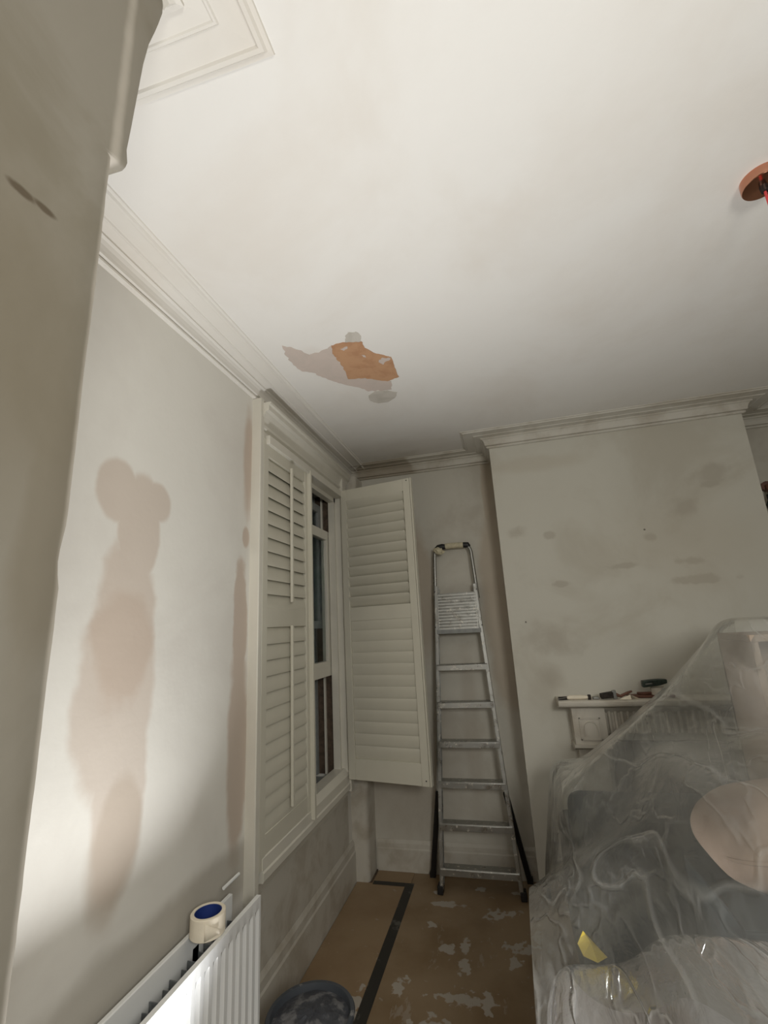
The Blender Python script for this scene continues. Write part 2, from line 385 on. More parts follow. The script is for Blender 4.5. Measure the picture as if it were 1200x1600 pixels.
# bare patches where ceiling paint has come away (thin layers left standing proud of one another)
def rag(pts, amp, sub=5, seed=0):
    out = []
    for i, p in enumerate(pts):
        q = pts[(i + 1) % len(pts)]
        for k in range(sub):
            t = k / sub; x = p[0] + (q[0] - p[0]) * t; y = p[1] + (q[1] - p[1]) * t
            out.append((x + noise.noise(Vector((x * 60, y * 60, seed))) * amp, y + noise.noise(Vector((x * 60, y * 60, seed + 9))) * amp))
    return out
def patch(name, pts, mat, th, amp=.008, seed=0, **kw):
    return MB().poly([(x, y, CEIL) for x, y in rag(pts, amp, seed=seed)], (0, 0, -th)).build(name, mat, ceil, **kw)
patch('bare_skim_patch', [(-0.819, 1.617), (-0.782, 1.649), (-0.733, 1.719), (-0.659, 1.707), (-0.615, 1.687), (-0.628, 1.755), (-0.619, 1.871), (-0.636, 1.977), (-0.548, 2.002), (-0.484, 2.038), (-0.433, 2.076), (-0.451, 2.152), (-0.493, 2.151), (-0.573, 2.130), (-0.612, 2.073), (-0.687, 2.005), (-0.725, 1.958), (-0.760, 1.907), (-0.785, 1.854), (-0.826, 1.840), (-0.836, 1.789), (-0.839, 1.687)], M['skim'], .0012, .010)
patch('damp_filler_patch', [(-0.587, 2.176), (-0.540, 2.142), (-0.474, 2.159), (-0.433, 2.195), (-0.453, 2.248), (-0.505, 2.284), (-0.564, 2.278), (-0.596, 2.235)], M['skim_dark'], .0016, .006, 3)
patch('damp_filler_patch', [(-0.545, 1.661), (-0.515, 1.625), (-0.481, 1.627), (-0.468, 1.659), (-0.482, 1.700), (-0.548, 1.685)], M['skim_dark'], .0010, .010, 3)
patch('exposed_plaster_patch', [(-0.615, 1.687), (-0.569, 1.678), (-0.525, 1.690), (-0.481, 1.701), (-0.478, 1.749), (-0.451, 1.800), (-0.411, 1.836), (-0.381, 1.863), (-0.387, 1.953), (-0.387, 2.040), (-0.450, 2.063), (-0.486, 2.044), (-0.553, 1.994), (-0.637, 1.979), (-0.625, 1.905), (-0.626, 1.800), (-0.630, 1.744)], M['orange'], .0022, .007, 5, label='orange-brown bare plaster where the ceiling paint is gone')
for q in ([(-0.583, 1.716), (-0.551, 1.714), (-0.559, 1.726), (-0.572, 1.737)], [(-0.445, 1.869), (-0.421, 1.849), (-0.388, 1.866), (-0.397, 1.879), (-0.436, 1.906)], [(-0.507, 1.792), (-0.494, 1.802), (-0.497, 1.822), (-0.506, 1.808)]):
    patch('paint_flake', q, M['skim'], .0034, .010, 7)

# skirtings
def skirt(name, p, q, nrm, h, mat):
    prof = [(0, 0), (.020, 0), (.020, h * .72), (.015, h * .76), (.014, h * .90), (.009, h * .95), (.004, h), (0, h)]
    p, q, n = Vector(p), Vector(q), Vector(nrm)
    return MB().extrude(prof, lambda t, a: (p + (q - p) * t + n * a[0]) + Vector((0, 0, a[1])), (0, 1)).build(name, mat, kind='structure')
skirt('baseboard_left', (XW, YN, 0), (XW, YA, 0), (1, 0, 0), .235, M['skirt'])
skirt('baseboard_back', (-.99, YA, 0), (.02, YA, 0), (0, -1, 0), .18, M['skirt'])
skirt('baseboard_right', (1.535, YA, 0), (XR, YA, 0), (0, -1, 0), .18, M['skirt'])
# rounded plaster boxing around the corner pipe
b = MB(); prof = [(XW, 3.175)] + [(-1.03 + .035 * math.sin(a), 3.21 - .035 * math.cos(a)) for a in [i * PI / 12 for i in range(7)]] + [(-.995, YA), (XW, YA)]
b.extrude(prof, lambda t, a: (a[0] - .008 * (t < .1), a[1] + .0, t), (0.0, .03, .06, .9, 2.68)).build('wall_corner_boxing', M['skirt'], kind='structure', smooth=True)

# window 1: casing, frame, sashes
WM = M['white_wood']
win = empty('window_1', (XW, 2.5, .6), kind='structure')
b = MB()
b.box(XW - .06, -1.060, 1.868, 1.902, 0.0, 2.697)       # near jamb of the casing, down to the floor
b.build('side_casing', WM, win, bevel=.004)
MB().box(XW - .06, -1.048, 3.020, 3.075, .56, 2.62).box(XW - .01, -1.085, 3.075, 3.13, .56, 2.62).build('side_casing', WM, win, bevel=.004)
hp = [(0, 0), (.030, 0), (.030, .035), (.045, .045), (.045, .060), (.038, .066), (.050, .10), (.062, .122), (.078, .130), (.078, .155), (.088, .160), (.088, .172), (0, .172)]
MB().extrude(hp, lambda t, a: (XW + a[0], t, 2.505 + a[1]), (1.890, 3.14)).build('head_moulding', WM, win)
MB().box(XW - .04, -1.045, 1.93, 3.02, 2.470, 2.515).build('head_liner', WM, win, bevel=.002)
spf = [(-.05, .0), (.050, 0), (.054, .006), (.054, .034), (.048, .040), (.048, .085), (.038, .095), (.020, .118), (-.05, .118)]
MB().extrude(spf, lambda t, a: (XW + a[0], t, .575 + a[1]), (1.93, 3.03)).build('sill', WM, win)
MB().extrude([(0, 0), (.01, 0), (.016, .02), (.024, .045), (.034, .055), (0, .055)], lambda t, a: (XW + a[0], t, .520 + a[1]), (1.93, 3.08)).build('sill_moulding', WM, win)
MB().box(-1.34, XW - .03, WY0, WY1, .60, .640).build('inner_sill', M['grey_wood'], win)
# box frame: painted staff bead, raw timber tracks, parting bead, outer lining
b = MB(); b.box(XW - .045, XW, WY0 - .01, WY0 + .035, .66, 2.50); b.box(XW - .045, XW, WY1 - .035, WY1 + .01, .66, 2.50); b.box(XW - .045, XW, WY0, WY1, 2.44, 2.50)
b.build('staff_bead', WM, win)
for y0, y1 in ((WY0 - .01, WY0 + .012), (WY1 - .012, WY1 + .01)):
    MB().box(-1.34, XW - .045, y0, y1, .66, 2.50).build('sash_track', M['wood_raw'], win)
    yy = (y0 + y1) / 2; s = -1 if yy > 2.5 else 1
    MB().box(-1.215, -1.203, min(yy, yy + s * .028), max(yy, yy + s * .028), .66, 2.50).build('parting_bead', WM, win)
    MB().box(-1.34, -1.262, min(yy, yy + s * .045), max(yy, yy + s * .045), .66, 2.50).build('outer_lining', M['grey_wood'], win)
def sash(x0, x1, z0, z1, bot, top, st, mat):
    y0, y1 = WY0 + .014, WY1 - .014
    s = MB(); s.box(x0, x1, y0, y0 + st, z0, z1); s.box(x0, x1, y1 - st, y1, z0, z1)
    s.box(x0, x1, y0 + st, y1 - st, z0, z0 + bot); s.box(x0, x1, y0 + st, y1 - st, z1 - top, z1)
    o = s.build('sash', mat, win, bevel=.002)
    xm = (x0 + x1) / 2
    g = MB().box(xm - .002, xm + .002, y0 + st - .005, y1 - st + .005, z0 + bot - .005, z1 - top + .005).build('pane', M['glass'])
    g.parent = o; g.location = (0, 0, 0)
    return o
sash(-1.200, -1.158, 1.255, 2.225, .095, .065, .055, WM)
sash(-1.258, -1.218, 1.560, 2.425, .050, .055, .050, M['grey_wood'])
MB().box(-1.50, -1.345, 1.6, 1.94, .3, 2.8).box(-1.50, -1.345, 3.05, 3.4, .3, 2.8).box(-1.5, -1.345, 1.94, 3.05, .3, .62).build('outer_reveal', M['brick'], win)
# vertical joint of the panel below the sill
MB().box(XW, XW + .004, 1.90, 3.10, .235, .52).build('apron_panel', M['skirt'], win, bevel=.001)

# ================================================================ SHUTTERS
def louvre_mesh(L):
    b = MB(); prof = []
    for k in range(10):
        a = 2 * PI * k / 10; prof.append((math.cos(a) * .042, math.sin(a) * .0055))
    b.extrude(prof, lambda t, p: (t, p[1], p[0]), (0, L))
    return b
def shutter(origin, ang, label, rod_side, tilts, rod=True):
    """panel in its own frame: x along the width, y across the thickness, z up from the panel foot"""
    W, H, ST, T = .535, 1.875, .048, .028
    root = empty('shutter_panel', origin, label=label, cat='shutter', group='shutter leaves of the window'); root.rotation_euler = (0, 0, ang)
    def put(b, nm, m=M['shutter'], bevel=.002):
        o = b.build(nm, m, None, bevel=bevel); o.parent = root; return o
    put(MB().box(0, ST, -T / 2, T / 2, 0, H), 'stile'); put(MB().box(W - ST, W, -T / 2, T / 2, 0, H), 'stile')
    rails = ((0, .120), (.955, 1.045), (H - .085, H))
    for nm, (z0, z1) in zip(('bottom_rail', 'middle_rail', 'top_rail'), rails):
        put(MB().box(ST, W - ST, -T / 2 + .002, T / 2 - .002, z0, z1), nm)
    me = None
    for tier, (z0, z1, n) in enumerate(((.120, .955, 12), (1.045, H - .085, 11))):
        pitch = (z1 - z0) / n
        for k in range(n):
            if me is None:
                o = louvre_mesh(W - 2 * ST - .004).build('louvre', M['shutter'], None, smooth=True); me = o.data
            else: o = bpy.data.objects.new('louvre', me); COL.objects.link(o)
            o.parent = root; o.location = (ST + .002, 0, z0 + pitch * (k + .5))
            o.rotation_euler = (tilts[tier] * (1 if k else .97), 0, 0)
        if rod:
            y = rod_side * (T / 2 + .020)
            ra = put(MB().box(W / 2 - .008, W / 2 + .008, y - .007, y + .007, z0 + .03, z1 + .005), 'tilt_rod', bevel=.002)
    return root
# closed leaf: covers the near half of the window, louvres nearly shut
o1 = shutter((-1.076, 1.905, .620), PI / 2, 'closed white louvred shutter leaf in the window, split tilt rods up its middle', -1, (-.20, -.26))
o = MB().box(.520, .540, -.036, -.010, .0, 1.868).build('edge_bead', M['shutter'], None, bevel=.003); o.parent = o1
# open leaf: swung out square to the wall
a = math.atan2(2.91 - 3.005, -.535 + 1.045)
o2 = shutter((-1.050, 3.000, .640), math.atan2(-.10, .53), 'open white louvred shutter leaf standing out from the wall beside the stepladder', 1, (.18, .60), rod=False)
b = MB(); b.box(.537, .548, -.014, .016, 0, 1.875); o = b.build('edge_bead', M['shutter'], None, bevel=.002); o.parent = o2
for z in (.03, 1.86):
    o = MB().tube([(.515, -.0155, z), (.515, -.012, z)], .004, 8).build('screw_hole', M['black'], None); o.parent = o2
for z in (.25, .95, 1.65):
    o = MB().tube([(-.004, .0, z - .035), (-.004, .0, z + .035)], .006, 8).build('hinge', M['shutter'], None, smooth=True); o.parent = o2

# ================================================================ RADIATOR
rad = empty('radiator', (-1.0, 1.2, 0), label='white double-panel radiator with vertical ribs on the left wall', cat='radiator')
RY0, RY1, RZ0, RZ1 = .62, 1.72, .12, .648
b = MB(); prof = []; y = RY0; pitch = .0405
zlv = [(RZ0, 0), (RZ0 + .035, 0), (RZ0 + .05, 1), (RZ1 - .050, 1), (RZ1 - .035, 0), (RZ1, 0)]
ys = []
while y < RY1 - .02:
    for f, d in ((0, 0), (.28, 0), (.40, 1), (.72, 1), (.86, 0)): ys.append((y + f * pitch, d))
    y += pitch
ys.append((RY1, 0))
grid = [[b.bm.verts.new((-.950 - .011 * d * e, yy, zz)) for yy, d in ys] for zz, e in zlv]
back = [[b.bm.verts.new((-.966, yy, zz)) for yy, d in ys] for zz, e in zlv]
for g, f in ((grid, 1), (back, -1)):
    for r0, r1 in zip(g, g[1:]):
        for i in range(len(ys) - 1):
            q = (r0[i], r0[i + 1], r1[i + 1], r1[i]); b.bm.faces.new(q if f > 0 else q[::-1])
n = len(ys)
for i in range(n - 1):
    b.bm.faces.new((grid[-1][i], grid[-1][i + 1], back[-1][i + 1], back[-1][i])); b.bm.faces.new((grid[0][i + 1], grid[0][i], back[0][i], back[0][i + 1]))
for k in range(len(zlv) - 1):
    b.bm.faces.new((grid[k][0], grid[k + 1][0], back[k + 1][0], back[k][0])); b.bm.faces.new((grid[k + 1][-1], grid[k][-1], back[k][-1], back[k + 1][-1]))
b.build('front_panel', M['radiator'], rad, smooth=True)
MB().box(-1.078, -1.062, RY0, RY1, RZ0, RZ1 - .003).build('back_panel', M['radiator'], rad, bevel=.003)
b = MB()
for k in range(40):
    y = RY0 + .03 + k * .0265
    b.box(-1.060, -.968, y, y + .003, RZ0 + .03, RZ1 - .07 + .012 * math.sin(k * 2.1))
o = b.build('convector_fins', M['rad_in'], rad)
for y in (.9, 1.5): MB().box(XW, -1.062, y, y + .03, .3, .6).build('bracket', M['radiator'], rad)
MB().tube([(-1.01, RY1 - .03, .13), (-1.01, RY1 - .03, .08), (-1.01, RY1 - .03, 0)], .0075, 10).build('pipe', M['radiator'], rad, smooth=True)
MB().tube([(-1.088, 1.70, .668), (-1.088, 1.80, .668)], .006, 8).build('bracket_rod', M['radiator'], rad, smooth=True)

# tape roll on the radiator
tr = empty('tape_roll', (-1.012, 1.500, .648), label='cream masking tape roll with blue core resting on the radiator top', cat='tape')
MB().lathe([(.051, .0), (.053, .002), (.053, .056), (.051, .058), (.0415, .058), (.0415, 0)], (-1.012, 1.500, .649), 48).build('paper_roll', M['tape'], tr, smooth=True)
MB().lathe([(.0413, .001), (.0413, .0565), (.039, .0565), (.039, .001)], (-1.012, 1.500, .649), 48).build('core', M['blue'], tr, smooth=True, label='blue cardboard core')
b = MB(); rows = []
for k in range(7):
    a = -1.15 + k * .13; r = .0535 + k * k * .00022
    rows.append((math.cos(a) * r - 1.012, math.sin(a) * r + 1.500))
v0 = [b.bm.verts.new((x, y, .653 + .002 * i)) for i, (x, y) in enumerate(rows)]; v1 = [b.bm.verts.new((x, y, .700 - i * .004)) for i, (x, y) in enumerate(rows)]
for i in range(6): b.bm.faces.new((v0[i], v0[i + 1], v1[i + 1], v1[i]))
o = b.build('loose_end', M['tape'], tr, smooth=True); sm = o.modifiers.new('s', 'SOLIDIFY'); sm.thickness = .0006

# ================================================================ FLOOR THINGS
tag(MB().box(-1.085, -.745, .9, 3.175, .001, .005).build('protection_board', M['board_a'], bevel=.001), 'brown hardboard floor sheet along the window wall, left of the black tape', 'board', 'floor protection boards')
tag(MB().box(-.743, .55, .9, 3.325, .001, .005).build('protection_board', M['board_b'], bevel=.001), 'plaster-spattered brown hardboard floor sheet under the stepladder', 'board', 'floor protection boards')
tag(MB().box(-.775, -.722, 1.0, 3.200, .0055, .0065).build('floor_tape', M['floor_tape']), 'long strip of black tape covering the joint of the floor sheets', 'tape', 'floor tape strips')
tag(MB().box(-.98, -.776, 3.160, 3.200, .0055, .0065).build('floor_tape', M['floor_tape']), 'short cross strip of dark tape by the corner boxing', 'tape', 'floor tape strips')
tag(MB().box(-.985, -.745, 3.178, 3.328, .001, .0045).build('protection_board', M['board_a']), 'small brown filler piece of floor sheet in the far corner', 'board', 'floor protection boards')
bk = empty('bucket', (-.80, 1.80, 0.006), label='dark grey builder bucket splashed with plaster, on the floor by the radiator', cat='bucket')
MB().lathe([(.001, 0), (.115, 0), (.120, .004), (.142, .25), (.152, .252), (.154, .262), (.150, .268), (.138, .268), (.134, .25), (.112, .01), (.001, .01)], (-.80, 1.80, .006), 48, close=False).build('tub', M['bucket'], bk, smooth=True)
b = MB(); rows = []
for j in range(9):
    r = .1355 * j / 8
    rows.append([b.bm.verts.new((-.80 + r * math.cos(2 * PI * k / 32), 1.80 + r * math.sin(2 * PI * k / 32), .252 + .022 * (1 - (j / 8) ** 2) + (.010 * noise.noise(Vector((k * .6, j * .9, 0))) if j < 8 else 0))) for k in range(32)])
for p, q in zip(rows[1:], rows[2:]):
    for k in range(32): b.bm.faces.new((p[k], p[(k + 1) % 32], q[(k + 1) % 32], q[k]))
b.bm.faces.new(rows[1]); [b.bm.verts.remove(v) for v in rows[0]]
b.build('plaster_mix', M['mix'], bk, smooth=True)
b = MB(); b.tube([(-.80 + .150 * math.cos(a), 1.80 + .05 * math.sin(a) * 1.0 - .0, .24 - .10 * abs(math.sin(a))) for a in [0 + i * PI / 14 for i in range(15)]], .003, 8)
b.build('handle', M['black'], bk, smooth=True)

# ================================================================ STEPLADDER
lad = empty('stepladder', (-.31, 3.14, 0.006), label='folded aluminium stepladder leaning in the alcove left of the chimney breast', cat='ladder')
def lp(side, z):
    """front rail centre line"""
    t = z / 2.07
    x = (-.548 + .105 * t) if side < 0 else (-.072 - .115 * t)
    return Vector((x, 3.125 + .150 * t, z + .006))
for s in (-1, 1):
    b = MB(); p, q = lp(s, .03), lp(s, 1.80); up = Vector((0, 1, 0))
    b.bar(p, q, .006, .052); off = Vector((-s * .010, 0, 0))
    b.bar(p + off + Vector((0, -.024, 0)), q + off + Vector((0, -.024, 0)), .020, .005); b.bar(p + off + Vector((0, .024, 0)), q + off + Vector((0, .024, 0)), .020, .005)
    b.build('rail', M['alu'], lad, bevel=.0015)
    MB().bar(lp(s, 0), lp(s, .045), .034, .060).build('foot', M['black'], lad, bevel=.003)
# knee hoop
pts = []
L0, R0 = lp(-1, 1.70), lp(1, 1.70); L1, R1 = lp(-1, 2.02), lp(1, 2.02)
pts = [L0, lp(-1, 1.85), L1]
for k in range(1, 6):
    a = k / 6 * PI / 2; pts.append(Vector((L1.x + .045 * (1 - math.cos(a)), L1.y + .006 * k / 6, L1.z + .06 * math.sin(a))))
pts2 = [R0, lp(1, 1.85), R1]
for k in range(1, 6):
    a = k / 6 * PI / 2; pts2.append(Vector((R1.x - .045 * (1 - math.cos(a)), R1.y + .006 * k / 6, R1.z + .06 * math.sin(a))))
MB().tube(pts + pts2[::-1], .0125, 12).build('knee_hoop', M['alu'], lad, smooth=True)
zt = pts[-1].z; yt = pts[-1].y
MB().tube([(L1.x + .012, yt, zt - .014), (L1.x + .03, yt, zt + .001), (L1.x + .060, yt, zt + .004), (L1.x + .085, yt, zt + .003)], [.016, .021, .022, .018], 12).build('hoop_grip', M['black'], lad, smooth=True)
MB().tube([(R1.x - .012, yt, zt - .012), (R1.x - .02, yt, zt + .001), (R1.x - .055, yt, zt + .004)], [.016, .021, .020], 12).build('hoop_grip', M['black'], lad, smooth=True)
MB().tube([(L1.x + .082, yt, zt + .004), (L1.x + .12, yt, zt + .006), (R1.x - .052, yt, zt + .004)], .021, 12).build('hoop_wrap', M['cream'], lad, smooth=True)
def lerpx(z, f): a, c = lp(-1, z), lp(1, z); return a + (c - a) * f
for z in (.135, .365, .590, .815, 1.045, 1.275):
    a, c = lp(-1, z), lp(1, z)
    b = MB(); prof = [(-.030, .002), (-.036, -.004), (-.036, -.036), (-.032, -.036), (-.032, -.006), (.030, -.004), (.030, -.024), (.033, -.024), (.033, .002)]
    for g in range(5): pass
    b.extrude(prof, lambda t, p: (a.x + .004 + (c.x - a.x - .008) * t, a.y + p[0], a.z + p[1]), (0, 1)); b.build('tread', M['alu'], lad, bevel=.001)
# platform folded flat up between the rails, ribbed
a, c = lp(-1, 1.50), lp(1, 1.50); a2, c2 = lp(-1, 1.745), lp(1, 1.745)
b = MB(); xs0, xs1 = a.x + .022, c.x - .022
prof = []
for k in range(12):
    z = k * .0205; prof += [(-.030, z), (-.030, z + .014), (-.0265, z + .0155), (-.0265, z + .019)]
prof += [(-.012, .246), (-.012, 0)]
b.extrude(prof, lambda t, p: (xs0 + (xs1 - xs0) * t + (.010 - .020 * t) * p[1] * 4 * .35, a.y + p[0] + p[1] * .07, a.z + p[1]), (0, 1))
b.build('platform', M['alu'], lad, bevel=.0008)
MB().bar((xs0 - .012, a.y - .02, a.z - .012), (xs1 + .012, c.y - .02, c.z - .012), .030, .020).build('platform_hinge', M['grey_wood'], lad, bevel=.002)
for s, x in ((-1, xs0 + .004), (1, xs1 - .006)):
    MB().bar((x, a.y - .032, a.z + .01), (x - s * .004, a.y - .015, a.z + .235), .006, .006).build('platform_stay', M['alu'], lad)
# rear frame
for s, p0, p1 in ((-1, (-.622, 3.300, .0), (-.535, 3.215, .52)), (1, (-.030, 3.310, .0), (-.118, 3.215, .52))):
    MB().bar(p0, p1, .032, .030).build('rear_leg_sleeve', M['black'], lad, bevel=.003)
    p2 = Vector(p1); e = lp(s, 1.78) + Vector((-s * .018, .035, 0))
    MB().bar(p2 + Vector((-s * -.002, 0, 0)), e, .016, .020).build('rear_leg', M['alu'], lad)
    MB().bar(Vector(p0) + Vector((0, -.0, .0)), Vector(p0) + Vector((0, 0, .035)), .034, .034).build('foot', M['black'], lad, bevel=.003)
for s in (-1, 1):
    for z in (1.52, 1.76):
        p = lp(s, z) + Vector((0, -.028, 0)); MB().tube([p, p + Vector((0, -.004, 0))], .004, 8).build('rivet', M['black'], lad)
rg = MB(); rnd = random.Random(4); pts = []
bmesh.ops.create_icosphere(rg.bm, subdivisions=3, radius=1)
for v in rg.bm.verts:
    n = noise.noise(v.co * 2.1) * .5 + noise.noise(v.co * 5) * .25
    v.co = Vector((v.co.x * .036 * (1 + n), v.co.y * .018 * (1 + n), v.co.z * .024 * (1 + n) - .012 * v.co.x)) + Vector((L1.x + .038, yt - .034, zt - .030))
tag(rg.build('rag', M['cream'], smooth=True), 'crumpled cream rag caught on the top left corner of the stepladder', 'rag')

# ================================================================ PENDANT
pe = empty('pendant_light', (.925, 1.36, CEIL), label='copper ceiling rose with a red flex hanging at the right edge', cat='light')
PX, PY = .872, 1.325
MB().lathe([(.001, 0), (.052, 0), (.052, -.026), (.050, -.030), (.001, -.033)], (PX, PY, CEIL), 48, close=False).build('ceiling_rose', M['copper'], pe, smooth=True)
MB().lathe([(.001, 0), (.011, 0), (.009, -.022), (.001, -.022)], (PX, PY, CEIL - .030), 20, close=False).build('cord_grip', M['black'], pe, smooth=True)
MB().tube([(PX, PY, CEIL - .05), (PX, PY, 2.2)], .0035, 8).build('flex', M['red'], pe, smooth=True)
MB().lathe([(.004, .05), (.014, .045), (.019, .02), (.019, -.02), (.001, -.02)], (PX, PY, 2.17), 24, close=False).build('lamp_holder', M['copper'], pe, smooth=True)
MB().lathe([(.012, -.02), (.016, -.04), (.030, -.075), (.032, -.095), (.022, -.118), (.001, -.126)], (PX, PY, 2.17), 24, close=False).build('bulb', M['glass'], pe, smooth=True)

# ================================================================ FIREPLACE
fp = empty('mantelpiece', (.77, YC, 0), label='painted white fire surround with panelled corbels and a fluted frieze', cat='fireplace')
yf = YC
MB().extrude([(0, 0), (.155, 0), (.170, .008), (.176, .020), (.176, .034), (.170, .038), (0, .038)], lambda t, p: (t, yf - p[0], 1.058 + p[1]), (.232, 1.33)).build('mantel_shelf', M['marble'], fp, bevel=.002)
b = MB(); b.extrude([(0, 0), (.07, 0), (.075, .11), (.11, .135), (.12, .15), (0, .15)], lambda t, p: (t, yf - p[0], .908 + p[1]), (.305, 1.255)); b.build('frieze', M['marble'], fp)
b = MB(); x = .50
while x < 1.05:
    b.tube([(x, yf - .078, .915), (x, yf - .078, 1.028)], .009, 8); x += .032
b.build('fluting', M['marble'], fp, smooth=True)
for x0, x1 in ((.300, .475), (1.085, 1.26)):
    MB().box(x0 + .0, x1, yf - .115, yf, .850, 1.058).build('corbel', M['marble'], fp, bevel=.003)
    b = MB(); xm = (x0 + x1) / 2; z0, z1 = .885, 1.000; w2 = .055; y = yf - .117
    b.box(xm - w2, xm + w2, y - .004, y, z0, z0 + .006); b.box(xm - w2, xm + w2, y - .004, y, z1 - .006, z1)
    b.box(xm - w2, xm - w2 + .006, y - .004, y, z0, z1); b.box(xm + w2 - .006, xm + w2, y - .004, y, z0, z1)
    pts = [(xm - .033, y, z0 + .018), (xm - .036, y, z0 + .055)] + [(xm - .036 * math.cos(a), y, z0 + .065 + .03 * math.sin(a)) for a in [i * PI / 8 for i in range(1, 8)]] + [(xm + .036, y, z0 + .055), (xm + .033, y, z0 + .018)]
    b.tube(pts, .004, 6); b.build('carved_panel', M['marble'], fp, smooth=False)
    MB().extrude([(0, 0), (.10, 0), (.125, .012), (.125, .028), (0, .028)], lambda t, p: (t, yf - p[0], .835 + p[1]), (x0 - .008, x1 + .008)).build('corbel_moulding', M['marble'], fp)
    MB().box(x0 + .015, x1 - .015, yf - .085, yf, 0, .835).build('leg', M['marble'], fp, bevel=.004)
b = MB(); b.box(.49, .56, yf - .03, yf + .02, 0, .86); b.box(1.0, 1.07, yf - .03, yf + .02, 0, .86); b.box(.56, 1.0, yf - .03, yf + .02, .66, .86)
b.box(.56, 1.0, yf + .20, yf + .23, 0, .7); b.box(.49, .56, yf, yf + .24, 0, .7); b.box(1.0, 1.07, yf, yf + .24, 0, .7)
b.build('cast_iron_insert', M['cast'], fp, bevel=.003)
# tools along the shelf
ZS = 1.097
sc = empty('filling_knife', (.26, 2.93, ZS), label='pale-handled filling knife lying at the left end of the mantel shelf', cat='tool')
MB().tube([(.285, 2.90, ZS + .012), (.30, 2.90, ZS + .013), (.36, 2.905, ZS + .013), (.395, 2.905, ZS + .012)], [.007, .011, .012, .008], 10).build('handle', M['tape'], sc, smooth=True)
MB().poly([(.285, 2.895, ZS + .010), (.285, 2.905, ZS + .010), (.235, 2.925, ZS + .006), (.235, 2.875, ZS + .006)], (0, 0, .002)).build('blade', M['steel'], sc)
MB().tube([(.395, 2.905, ZS + .012), (.41, 2.905, ZS + .012)], .014, 10).build('end_cap', M['brush_dark'], sc, smooth=True)
o = MB().poly([(.195, 2.90, ZS), (.195, 2.94, ZS), (.245, 2.95, ZS), (.250, 2.91, ZS)], (0, 0, .012)).build('filler_lump', M['brush_dark'], bevel=.004)
o.location = (.045, 0, 0); tag(o, 'small dark offcut lying on the left corner of the mantel shelf', 'offcut')
o = MB().poly([(.42, 2.90, ZS), (.42, 2.93, ZS), (.455, 2.935, ZS), (.455, 2.90, ZS)], (0, 0, .014)).build('blade_holder', M['steel'], bevel=.004)
tag(o, 'small grey metal blade holder on the mantel shelf between knife and brush', 'tool')
br = empty('paint_brush', (.50, 2.92, ZS), label='dark-bristled paint brush on the mantel shelf beside a paper scrap', cat='brush')
b = MB(); b.extrude([(-.022, -.012), (.022, -.012), (.024, .012), (-.024, .012)], lambda t, p: (.462 + t, 2.915 + p[0], ZS + .016 + p[1] * (1 + t * 4) + t * .1), (0, .02, .05, .065)); b.build('bristles', M['brush_dark'], br, bevel=.004)
MB().bar((.525, 2.915, ZS + .022), (.545, 2.915, ZS + .024), .044, .020).build('ferrule', M['steel'], br, bevel=.002)
MB().tube([(.543, 2.915, ZS + .022), (.565, 2.912, ZS + .014), (.600, 2.91, ZS + .030), (.625, 2.905, ZS + .040)], [.010, .008, .007, .005], 10).build('handle', M['brush_wood'], br, smooth=True)
b = MB(); b.bm.faces.new([b.bm.verts.new(p) for p in ((.55, 2.885, ZS + .001), (.61, 2.89, ZS + .024), (.66, 2.885, ZS + .001), (.61, 2.93, ZS + .001))])
b.bm.faces.new([b.bm.verts.new(p) for p in ((.55, 2.885, ZS + .001), (.61, 2.875, ZS + .001), (.61, 2.89, ZS + .024))])
o = b.build('paper_scrap', M['tape']); sm = o.modifiers.new('s', 'SOLIDIFY'); sm.thickness = .0008
tag(o, 'folded cream paper scrap standing at the front of the mantel shelf', 'paper')
wl = empty('wooden_batten', (.72, 2.93, ZS), label='reddish brown wooden batten lying on the mantel shelf, running under the plastic', cat='tool')
MB().box(.61, .84, 2.925, 2.985, ZS + .001, ZS + .014).build('board', M['brush_wood'], wl, bevel=.003)
MB().box(.66, .80, 2.945, 2.965, ZS + .014, ZS + .028).build('grip', M['brush_wood'], wl, bevel=.004)
tin = empty('paint_tin', (.80, 2.955, ZS), label='plaster-smeared paint tin on the mantel shelf behind the plastic', cat='tin')
MB().lathe([(.001, 0), (.045, 0), (.045, .035), (.043, .037), (.040, .037), (.001, .035)], (.775, 2.95, ZS + .015), 28, close=False).build('can', M['marble'], tin, smooth=True)
sb = empty('block_brush', (.74, 2.94, ZS + .035), label='dark green block brush perched above the right of the mantel shelf', cat='brush')
b = MB(); b.extrude([(-.020, -.018), (.020, -.018), (.022, .016), (-.022, .016)], lambda t, p: (.690 + t, 2.945 + p[0] * (1 - max(0, t - .08) * 9), 1.168 + p[1] * (1 - max(0, t - .08) * 9) + .10 * t), (0, .012, .07, .09, .125)); b.build('block', M['green'], sb, bevel=.004)
MB().bar((.700, 2.922, 1.168), (.735, 2.922, 1.172), .006, .016).build('handle', M['steel'], sb, bevel=.002)

# wall fitting in the right-hand alcove
wf = empty('wall_fitting', (1.62, YA, 2.2), label='small brown and black wall fitting in the dim right alcove', cat='fitting')
MB().tube([(1.715, YA - .001, 2.29), (1.700, YA - .05, 2.29)], .030, 14).build('rose', M['brush_wood'], wf, smooth=True)
MB().tube([(1.700, YA - .05, 2.29), (1.692, YA - .08, 2.25), (1.688, YA - .09, 2.215)], .013, 10).build('arm', M['brush_wood'], wf, smooth=True)
MB().tube([(1.686, YA - .09, 2.225), (1.686, YA - .09, 2.195)], .022, 14).build('lamp_cap', M['black'], wf, smooth=True)
MB().tube([(1.684, YA - .09, 2.195), (1.684, YA - .09, 2.16), (1.684, YA - .09, 2.10)], [.018, .034, .022], 14).build('shade', M['green'], wf, smooth=True)

